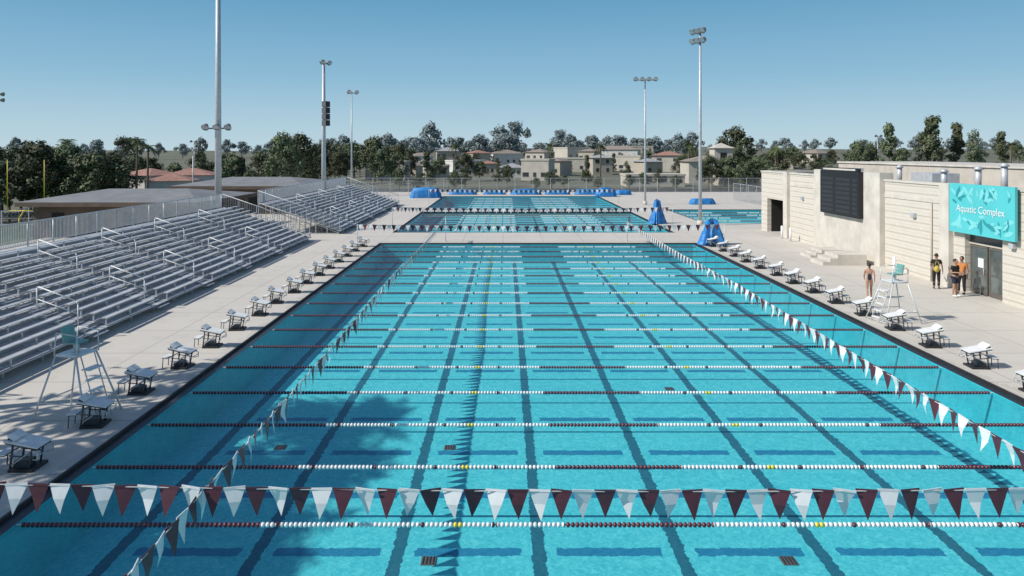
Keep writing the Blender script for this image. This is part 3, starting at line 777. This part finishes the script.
def person(loc,ang,hgt,label,skin,J,top=None,bottom=None,hair='short',suit=None,long_pants=False):
    base=dict(pel=(0,0,.95),spi=(0,.01,1.12),che=(0,0,1.31),nek=(0,.01,1.47),hb=(0,0,1.54),
      sl=(-.17,.01,1.41),sr=(.17,.01,1.41),el=(-.24,.03,1.14),er=(.24,.03,1.14),wl=(-.27,-.06,.90),wr=(.27,-.06,.90),
      hl=(-.09,0,.88),hr=(.09,0,.88),kl=(-.10,-.02,.49),kr=(.10,-.02,.49),al=(-.10,.03,.09),ar=(.10,.03,.09),tl=(-.12,-.14,.035),tr=(.12,-.14,.035))
    base.update(J); B={k:Vector(v) for k,v in base.items()}
    root=thing('person',label,'person',loc,(0,0,ang),None,scale=(hgt/1.75,)*3)
    names=[];V=[];Rd=[];E=[]
    def add(n,v,r,par=None):
        names.append(n); V.append(tuple(v)); Rd.append(r)
        if par is not None: E.append((names.index(par),len(names)-1))
    add('pel',B['pel'],.125); add('spi',B['spi'],.11,'pel'); add('che',B['che'],.135,'spi'); add('nek',B['nek'],.055,'che'); add('hb',B['hb'],.055,'nek')
    add('hc',B['hb']+Vector((0,-.015,.09)),.088,'hb'); add('ht',B['hb']+Vector((0,0,.16)),.070,'hc')
    for s in 'lr':
        add('s'+s,B['s'+s],.062,'che'); ua=(B['s'+s]+B['e'+s])/2; add('u'+s,ua,.047,'s'+s); add('e'+s,B['e'+s],.038,'u'+s); add('w'+s,B['w'+s],.026,'e'+s)
        d=(B['w'+s]-B['e'+s]).normalized(); add('p'+s,B['w'+s]+d*.06,(.034,.022),'w'+s)
        add('h'+s,B['h'+s],.085,'pel'); th=(B['h'+s]+B['k'+s])/2; add('q'+s,th,.078,'h'+s); add('k'+s,B['k'+s],.056,'q'+s)
        cf=B['k'+s]*.6+B['a'+s]*.4+Vector((0,.015,0)); add('c'+s,cf,.055,'k'+s); add('a'+s,B['a'+s],.036,'c'+s); add('t'+s,B['t'+s],.034,'a'+s)
    meshes=[skinmesh(V,E,Rd,0,skin,2)]
    for s in 'lr':
        sg_=-1 if s=='l' else 1
        d=(B['w'+s]-B['e'+s]).normalized(); side=Vector((0,-1,0)); side=(side-d*side.dot(d)).normalized(); inn=d.cross(side).normalized()
        if inn.x*sg_>0: inn=-inn
        pc=B['w'+s]+d*.05
        for q,(off,ln) in enumerate(((-.026,.062),(-.009,.074),(.009,.08),(.026,.07))):
            a=pc+side*off; b=a+d*.045; c=b+d*ln*.5+inn*.012; e=c+d*ln*.4+inn*.03
            meshes.append(skinmesh([tuple(a),tuple(b),tuple(c),tuple(e)],[(0,1),(1,2),(2,3)],[.009,.009,.0085,.007],0,skin,1))
        a=pc-d*.02+side*.02; b=a+side*.035+d*.02; c=b+d*.035+side*.008+inn*.012
        meshes.append(skinmesh([tuple(a),tuple(b),tuple(c)],[(0,1),(1,2)],[.011,.010,.008],0,skin,1))
    hc=B['hb']+Vector((0,-.02,.09))
    mbh=MB(); mbh.ell(hc+Vector((0,.005,.01)),(.078,.098,.118),skin,16,12); mbh.ell(hc+Vector((0,-.1,-.012)),(.014,.022,.026),skin,8,6)
    for s in(-1,1): mbh.ell(hc+Vector((s*.08,.01,0)),(.012,.022,.032),skin,8,6)
    mbh.ell(hc+Vector((0,-.088,-.052)),(.026,.012,.008),skin,8,6)
    meshes.append(mbh.mesh('hd'))
    part(root,'body',merge(meshes,'body'))
    for s in(-1,1):
        mb=MB(); mb.ell(hc+Vector((s*.032,-.088,.012)),(.012,.008,.008),EYE,8,6)
        part(root,'eye',mb)
    mb=MB(); mb.ell(hc+Vector((0,.022,.035)),(.090,.100,.108),HAIR,14,10,zmin=-0.35)
    if hair=='tail': mb.ell(hc+Vector((0,.11,.04)),(.03,.04,.03),HAIR,10,6); mb.ell(hc+Vector((0,.13,-.05)),(.022,.022,.10),HAIR,10,6)
    part(root,'hair',mb)
    mv=lambda a,b,t:tuple(B[a]*(1-t)+B[b]*t)
    if top:
        t_=.62
        vs=[tuple(B['pel']+Vector((0,0,-.02))),tuple(B['spi']),tuple(B['che']),tuple(B['che']*.45+B['nek']*.55),tuple(B['sl']),mv('sl','el',t_),tuple(B['sr']),mv('sr','er',t_)]
        part(root,'shirt',skinmesh(vs,[(0,1),(1,2),(2,3),(2,4),(4,5),(2,6),(6,7)],[.145,.132,.15,.075,.076,.062,.076,.062],0,top,2))
    if bottom:
        if long_pants:
            vs=[tuple(B['pel']+Vector((0,0,.02))),tuple(B['hl']),tuple(B['kl']),mv('kl','al',.9),tuple(B['hr']),tuple(B['kr']),mv('kr','ar',.9)]
            part(root,'trousers',skinmesh(vs,[(0,1),(1,2),(2,3),(0,4),(4,5),(5,6)],[.14,.10,.074,.058,.10,.074,.058],0,bottom,2))
        else:
            vs=[tuple(B['pel']+Vector((0,0,.02))),tuple(B['hl']),mv('hl','kl',.75),tuple(B['hr']),mv('hr','kr',.75)]
            part(root,'shorts',skinmesh(vs,[(0,1),(1,2),(0,3),(3,4)],[.14,.103,.088,.103,.088],0,bottom,2))
    if suit:
        vs=[tuple(B['pel']+Vector((0,0,-.03))),tuple(B['spi']),tuple(B['che']),mv('pel','hl',.9),mv('pel','hr',.9)]
        part(root,'swimsuit',skinmesh(vs,[(0,1),(1,2),(0,3),(0,4)],[.133,.117,.142,.095,.095],0,suit,2))
    if bottom:
        for s in 'lr':
            a=B['a'+s]; t=B['t'+s]
            mb=MB(); mb.ell((a*.45+t*.55)+Vector((0,0,.002)),(.048,.135,.045),BLACK if long_pants else WHITEV,12,6,zmin=-.8)
            part(root,'shoe',mb)
    return root
person((17.15,33.9,DZ),R(160),1.66,'swimmer in a dark swimsuit walking barefoot across the deck',SKIN,
  dict(kl=(-.10,-.14,.52),al=(-.10,-.12,.10),tl=(-.11,-.29,.05),kr=(.10,.04,.49),ar=(.10,.24,.11),tr=(.11,.09,.035),el=(-.22,.12,1.17),wl=(-.22,.10,.93),er=(.22,-.05,1.15),wr=(.20,-.20,1.0)),suit=CNAVY,hair='tail')
person((21.75,36.3,DZ),R(150),1.78,'person in black clothes with a yellow bag standing by the entrance',SKIN2,
  dict(wr=(.20,-.24,1.12),er=(.25,.0,1.14)),top=CBLACK,bottom=CBLACK,long_pants=True)
person((21.45,34.3,DZ),R(20),1.80,'person in a black shirt and dark shorts with folded arms',SKIN,
  dict(wl=(-.12,-.22,1.16),el=(-.25,.02,1.14),wr=(.10,-.24,1.18),er=(.25,.02,1.14)),top=CBLACK,bottom=CNAVY)
person((22.15,34.9,DZ),R(-60),1.84,'person in an orange shirt and black trousers facing a companion',SKIN2,
  dict(kl=(-.13,-.04,.49),al=(-.15,.02,.09),tl=(-.18,-.14,.035)),top=CORANGE,bottom=CBLACK,long_pants=True)
bag=MB(); bag.ell((0,0,0.2),(0.13,0.10,0.17),CYEL,14,8); bag.path([(-.1,0,.34),(-.06,0,.56),(.06,0,.56),(.1,0,.34)],0.012,CYEL)
o=obj('shoulder_bag',bag.mesh('shoulder_bag'),None,(21.6,36.0,DZ+0.85)); tag(o,'small yellow bag hanging at a person\'s hip','bag')

# houses -------------------------------------------------------------------------------------
HW=[mat('cream stucco',(0.50,0.46,0.39),0.9,0,0.1,0.6),mat('tan stucco',(0.42,0.37,0.30),0.9,0,0.1,0.6),mat('white stucco',(0.60,0.58,0.54),0.9,0,0.1,0.6),mat('pink stucco',(0.45,0.38,0.34),0.9,0,0.1,0.6)]
HR=[mat('red clay tile',(0.32,0.17,0.13),0.85,0,0.25,1.5),mat('brown shingle',(0.26,0.215,0.18),0.9,0,0.25,1.5),mat('gray shingle',(0.33,0.33,0.33),0.9,0,0.2,1.5)]
def house(x,y,w,d,h,wi,ri,label,flat=False,ang=0.0,tower=False,name='house'):
    o=thing(name,label,'house' if name=='house' else 'building',(x,y,g(x,y)-0.1),(0,0,ang)); W=HW[wi]; Rf=HR[ri]
    mb=MB(); mb.span((-w/2,-d/2,-1),(w/2,d/2,h),W); part(o,'wall',mb)
    mb=MB(); e=0.5
    if flat:
        mb.span((-w/2-.15,-d/2-.15,h),(w/2+.15,d/2+.15,h+.45),W)
    else:
        hr=min(w,d)*0.17; k=max(0,(w-d)/2)
        A=(-w/2-e,-d/2-e,h);B=(w/2+e,-d/2-e,h);C=(w/2+e,d/2+e,h);D=(-w/2-e,d/2+e,h);a=(-k,0,h+hr);b=(k+0.01,0,h+hr)
        mb.face([A,B,b,a],Rf);mb.face([C,D,a,b],Rf);mb.face([B,C,b],Rf);mb.face([D,A,a],Rf);mb.face([A,D,C,B],W)
    part(o,'roof',mb)
    hr2=random.Random(int(x*10))
    ns=max(1,int(h/2.6)); sw=hr2.choice((2.2,2.8,3.6)); nw=max(2,int(w/sw))
    for s in range(ns):
        for k in range(nw):
            if hr2.random()<0.15: continue
            xx=-w/2+w*(k+0.5)/nw; z=s*2.6+1.0; hw=hr2.choice((0.4,0.55,0.8))
            mb=MB(); mb.span((xx-hw,-d/2-0.03,z),(xx+hw,-d/2+0.01,z+1.1),GLASS)
            mb.span((xx-hw-.1,-d/2-0.05,z-0.1),(xx+hw+.1,-d/2-0.003,z-0.003),W)
            part(o,'window',mb)
    if tower:
        mb=MB(); mb.span((w*0.1,-d/2-1.2,0),(w*0.1+4,-d/2+2.8,h+3),W); tx=w*0.1+2; ty=-d/2+0.8; z=h+3
        for (p,q) in(((-2.4,-2.4),(2.4,-2.4)),((2.4,-2.4),(2.4,2.4)),((2.4,2.4),(-2.4,2.4)),((-2.4,2.4),(-2.4,-2.4))):
            mb.face([(tx+p[0],ty+p[1],z),(tx+q[0],ty+q[1],z),(tx,ty,z+1.2)],W)
        part(o,'tower',mb)
        mb=MB(); mb.span((tx-.7,-d/2-1.24,h),(tx+.7,-d/2-1.19,h+2),DARKIN); part(o,'window',mb)
hr_=random.Random(21)
def px(p,Y): return (p-505)*Y/720
HS=[(150,150,9,8,7.4,2,0),(172,142,8,8,6.6,2,0),(193,152,9,8,7.4,2,0),(388,185,10,8,4.4,0,2),(412,215,6,7,3,1,1),(436,200,6,6,3.2,0,2),(466,245,12,9,3.6,2,2),(488,215,5,6,3.6,1,0),(512,200,7,7,2.8,2,2),
    (538,180,7,6,5.0,0,2),(557,212,6,7,4.4,1,1),(582,246,14,8,4.4,0,2),(600,220,6,7,5.2,1,2),(625,255,14,8,5.0,0,2),(648,222,6,7,4.0,1,2),(668,246,10,8,5.6,0,0),(618,310,18,10,7,2,1),(590,290,7,7,6.5,1,1),(570,320,11,10,7.5,0,2),(505,330,14,10,5,2,1),(478,310,8,8,5.5,1,0),(448,340,11,10,6,1,2),(540,300,9,9,6,0,1),(640,330,12,9,8,1,2),(420,300,10,8,4.5,2,1),(775,240,12,9,4,1,1),(815,260,9,9,4,0,1)]
for i,(p,Y,w,d,h,wi,ri) in enumerate(HS):
    fl=i in(3,6,9,11,13,18,23)
    house(px(p,Y),Y,w,d,h,wi,ri,['cream','tan','white','pink'][wi]+(' flat-roofed building' if fl else ' stucco house with '+['red tile','brown shingle','gray shingle'][ri]+' roof')+' among trees',flat=fl,ang=hr_.uniform(-.6,.6))
house(px(704,165),165,9,8,5.0,0,1,'cream mission-style building with a square tower',tower=True,name='mission_building')
house(px(738,150),150,8,7,3.2,1,1,'small tan building beyond the deck fence',name='service_building')
house(px(652,150),150,12,7,2.2,0,2,'low cream building with flat roof beyond the fence',flat=True,name='service_building')
house(px(1010,80),86,16,10,5.2,0,1,'cream flat building behind the pool building',flat=True,name='service_building')

# trees ---------------------------------------------------------------------------------------
def crown_mesh(seed,w,h,nclump,leaves,ls,m,shape='round'):
    rr=random.Random(seed); mb=MB(); mi=mb._m(m)
    for c in range(nclump):
        t=rr.random()**0.8
        if shape=='round': zz=h*(0.08+0.92*t); rad=w*0.5*math.sin(math.pi*min(0.97,0.22+0.72*t))*rr.uniform(.7,1.15)
        elif shape=='cone': zz=h*t; rad=w*0.5*(1-t*0.82)*rr.uniform(.7,1.2)
        else: zz=h*(0.05+0.95*t); rad=w*0.5*(0.35+0.65*math.sin(math.pi*(0.1+0.85*t)))*rr.uniform(0.5,1.1)
        a=rr.uniform(0,6.28); rq=rad*math.sqrt(rr.random())
        cx,cy,cz=rq*math.cos(a),rq*math.sin(a),zz; cr=w*rr.uniform(0.08,0.17)
        for l in range(leaves):
            u=Vector((rr.gauss(0,1),rr.gauss(0,1),rr.gauss(0,0.75)))
            if u.length<0.01: continue
            u=u.normalized()*cr*rr.uniform(0.55,1.15)
            p=Vector((cx,cy,cz))+u
            nrm=(u.normalized()+Vector((rr.uniform(-.6,.6),rr.uniform(-.6,.6),rr.uniform(-.2,.8)))).normalized()
            x=nrm.orthogonal().normalized(); y=nrm.cross(x); s=ls*rr.uniform(0.6,1.3); ang=rr.uniform(0,6.28)
            x2=x*math.cos(ang)+y*math.sin(ang); y2=-x*math.sin(ang)+y*math.cos(ang)
            i=len(mb.v); mb.v+=[tuple(p+x2*s),tuple(p+y2*s*.6),tuple(p-x2*s),tuple(p-y2*s*.6)]; mb.f.append((i,i+1,i+2,i+3)); mb.mi.append(mi); mb.sm.append(False)
    return mb.mesh('crown')
def trunk_mesh(seed,h,r,spread):
    rr=random.Random(seed); mb=MB(); pts=[Vector((0,0,-0.5))]
    for k in range(4): pts.append(Vector((rr.uniform(-.15,.15)*k*.5,rr.uniform(-.15,.15)*k*.5,h*(k+1)/4)))
    for k in range(4): mb.tube(pts[k],pts[k+1],r*(1-k*0.2),BARK,r1=r*(1-(k+1)*0.2),n=7,cap=False)
    for k in range(7):
        b=pts[2]+(pts[4]-pts[2])*rr.random(); a=rr.uniform(0,6.28)
        e=b+Vector((math.cos(a)*spread*rr.uniform(.5,.9),math.sin(a)*spread*rr.uniform(.5,.9),h*rr.uniform(.15,.4))); mb.tube(b,e,r*0.35,BARK,r1=r*.1,n=5,cap=False)
    return mb.mesh('trunk')
KINDS=[]
for s in range(4): KINDS.append(('broad',crown_mesh(s,8.5,7.4,40,75,0.27,LEAF),trunk_mesh(s,6.0,0.28,2.6),2.6))
for s in range(2): KINDS.append(('euca',crown_mesh(20+s,6.5,7.8,34,80,0.22,LEAF2,'open'),trunk_mesh(20+s,7.5,0.22,1.8),2.4))
for s in range(1): KINDS.append(('cone',crown_mesh(30+s,5.0,8.4,40,80,0.22,LEAF,'cone'),trunk_mesh(30+s,8.0,0.2,0.8),1.4))
for s in range(2): KINDS.append(('far',crown_mesh(40+s,9.0,7.0,30,45,0.42,LEAFHAZE),trunk_mesh(40+s,6.0,0.25,2.4),2.6))
LAB=dict(broad='dark green broad-crowned tree',euca='open-crowned eucalyptus tree with gray-green leaves',cone='narrow dark conifer-like tree',far='haze-tinted distant rounded tree')
def tree(x,y,h,k,where,group,wf=1.0):
    kd=KINDS[k]; s=h/10.0; rz=random.uniform(0,6.28); sw=s*random.uniform(0.85,1.25)*wf
    o=thing('tree',LAB[kd[0]]+' '+where,'tree',(x,y,g(x,y)),(0,0,rz),group,(sw,sw,s))
    obj('trunk',kd[2],o); obj('crown',kd[1],o,(0,0,kd[3]*1.0))
def scatter(n,p0,p1,Y0,Y1,h0,h1,ks,where,group):
    for i in range(n):
        Y=random.uniform(Y0,Y1); p=p0+(p1-p0)*(i+random.random())/n
        x=px(p,Y)
        if any(abs(x-px(q[0],q[1])*Y/q[1])<q[2]*0.55 and -3<q[1]-Y<(60 if q[0]<220 else 14) for q in HS): Y+=(45 if p<220 else 25); x=px(p,Y)
        tree(x,Y,random.uniform(h0,h1),random.choice(ks),where,group)
scatter(22,-40,140,122,150,9.5,14.0,[0,1,2,3,4],'beyond the sports field','trees beyond the sports field')
scatter(24,120,400,150,185,6,10.5,[0,1,2,3,4,6],'behind the low buildings','trees behind the low buildings')
scatter(16,250,420,190,240,7,10,[0,1,2,3,4],'among the houses','trees among the houses')
scatter(34,385,700,170,300,3.6,7.0,[0,1,4,3,6,5],'among the houses','trees among the houses')
scatter(16,385,690,128,150,2.2,4.2,[0,1,2,3,5],'by the road','trees by the road')
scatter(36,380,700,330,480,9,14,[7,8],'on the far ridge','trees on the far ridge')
scatter(18,680,860,170,230,5.0,8.0,[0,1,2,3,4],'beyond the pool building','trees beyond the pool building')
scatter(8,860,1060,180,240,4.0,6.0,[0,2,4,5],'beyond the pool building','trees beyond the pool building')
scatter(8,700,770,132,150,4,6,[0,2,3],'by the small pool','trees by the small pool')
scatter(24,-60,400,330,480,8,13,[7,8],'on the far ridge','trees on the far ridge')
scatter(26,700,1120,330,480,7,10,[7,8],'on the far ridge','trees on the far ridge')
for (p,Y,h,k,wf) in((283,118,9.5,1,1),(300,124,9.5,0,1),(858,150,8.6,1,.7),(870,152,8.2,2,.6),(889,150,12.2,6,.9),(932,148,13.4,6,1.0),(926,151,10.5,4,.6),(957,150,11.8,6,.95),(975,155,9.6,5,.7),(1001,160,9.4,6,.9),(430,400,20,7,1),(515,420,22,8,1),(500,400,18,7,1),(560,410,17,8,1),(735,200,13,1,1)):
    tree(px(p,Y),Y,h,k,'rising above its neighbours','tall trees on the skyline',wf)

def palm(x,y,z,h,label,group,cr=2.6,nf=26,lw=0.62):
    o=thing('palm_tree',label,'palm tree',(x,y,z),group=group)
    mb=MB()
    for k in range(6): mb.tube((0.04*k,0,h*k/6),(0.04*(k+1),0,h*(k+1)/6),0.24-0.015*k,BARK,r1=0.235-0.015*k,n=9,cap=False)
    part(o,'trunk',mb)
    rr=random.Random(int(h*10)); mb=MB()
    for f in range(nf):
        a=rr.uniform(0,6.28); el=rr.uniform(-0.5,1.2); L=cr*rr.uniform(.85,1.15); prev=None
        d=Vector((math.cos(a),math.sin(a),0))
        for k in range(9):
            t=k/8; p=Vector((0.24,0,h))+d*(L*t*math.cos(el*(1-t*0.4)))+Vector((0,0,L*(t*math.sin(el)-0.75*t*t)))
            if prev is not None:
                mb.tube(prev,p,0.02,PALMLEAF,n=3,cap=False)
                side=d.cross(Vector((0,0,1))); w=lw*math.sin(math.pi*min(1,0.15+t*0.8))
                for s in(-1,1):
                    for q in range(2):
                        b=prev+(p-prev)*(q/2); tip=b+side*s*w+d*0.22+Vector((0,0,-0.18)); mb.face([b,b+(p-prev)*0.42,tip],PALMLEAF)
            prev=p
    part(o,'crown',mb)
palm(-20.2,14.4,DZ,10.8,'tall palm with a full head of fronds behind the bleachers','palms by the bleachers',cr=3.6,nf=54,lw=0.9)
palm(-20.0,11.4,DZ,10.2,'tall palm with drooping fronds behind the bleachers','palms by the bleachers',cr=3.4,nf=50,lw=0.9)
palm(-20.9,17.4,DZ,12.0,'tallest palm with spreading fronds behind the bleachers','palms by the bleachers',cr=3.2,nf=46,lw=0.85)
for (p,Y,h) in((136,130,14.0),(147,134,13.0),(600,180,8.5),(688,170,9),(1010,140,7.5),(455,190,8.5),(548,200,9),(66,135,14),(775,165,8)):
    palm(px(p,Y),Y,g(px(p,Y),Y),h,'distant slender palm on the skyline','distant palms',cr=2.0,nf=18)

# ------------------------------------------------------------------ light, sky, camera
EL=R(40); s_xy=Vector((-0.96,-0.28)).normalized()
sun=bpy.data.lights.new('sun','SUN'); sun.energy=4.7; sun.angle=R(0.5); sun.color=(1,0.955,0.89)
so=obj('sun',sun); sd=Vector((s_xy.x*math.cos(EL),s_xy.y*math.cos(EL),math.sin(EL)))
so.rotation_euler=sd.to_track_quat('Z','Y').to_euler(); so.location=(-30,-10,40)
w=bpy.data.worlds.new('World'); scene.world=w; w.use_nodes=True; nt=w.node_tree; bg=nt.nodes['Background']
sk=nt.nodes.new('ShaderNodeTexSky'); sk.sky_type='NISHITA'; sk.sun_disc=False; sk.sun_elevation=EL; sk.sun_rotation=math.atan2(s_xy.x,s_xy.y)%(2*math.pi)
sk.air_density=1.0; sk.dust_density=0.2; sk.ozone_density=2.0
STR=0.12
n=N(nt); tc=nt.nodes.new('ShaderNodeTexCoord'); sp=nt.nodes.new('ShaderNodeSeparateXYZ'); nt.links.new(tc.outputs['Generated'],sp.inputs[0])
cr=nt.nodes.new('ShaderNodeValToRGB'); nt.links.new(sp.outputs[2],cr.inputs['Fac'])
def hc(c): return (c[0],c[1],c[2],1)
e=cr.color_ramp.elements; e[0].position=0.0; e[0].color=hc((0.50,0.66,0.74)); e[1].position=0.32; e[1].color=hc((0.09,0.25,0.46))
for ps,c in((0.04,(0.41,0.60,0.72)),(0.10,(0.26,0.49,0.665)),(0.2,(0.135,0.355,0.56))):
    q=e.new(ps); q.color=hc(c)
vm=nt.nodes.new('ShaderNodeVectorMath'); vm.operation='SCALE'; vm.inputs['Scale'].default_value=1/STR; nt.links.new(cr.outputs[0],vm.inputs[0])
mr=nt.nodes.new('ShaderNodeMapRange'); mr.inputs['From Min'].default_value=0.2; mr.inputs['From Max'].default_value=0.55; mr.inputs['To Min'].default_value=0.95; mr.inputs['To Max'].default_value=0.0
nt.links.new(sp.outputs[2],mr.inputs['Value'])
mx=n.mix(mr.outputs['Result'],sk.outputs[0],vm.outputs[0])
nt.links.new(mx,bg.inputs[0]); bg.inputs[1].default_value=STR
cam=bpy.data.cameras.new('camera'); co=obj('camera',cam); co.location=(0,0,7); co.rotation_euler=(R(90),0,0)
cam.sensor_width=36; cam.lens=720/1024*36; cam.shift_x=7/1024; cam.shift_y=-136/1024; cam.clip_end=8000; cam.clip_start=0.1
scene.camera=co
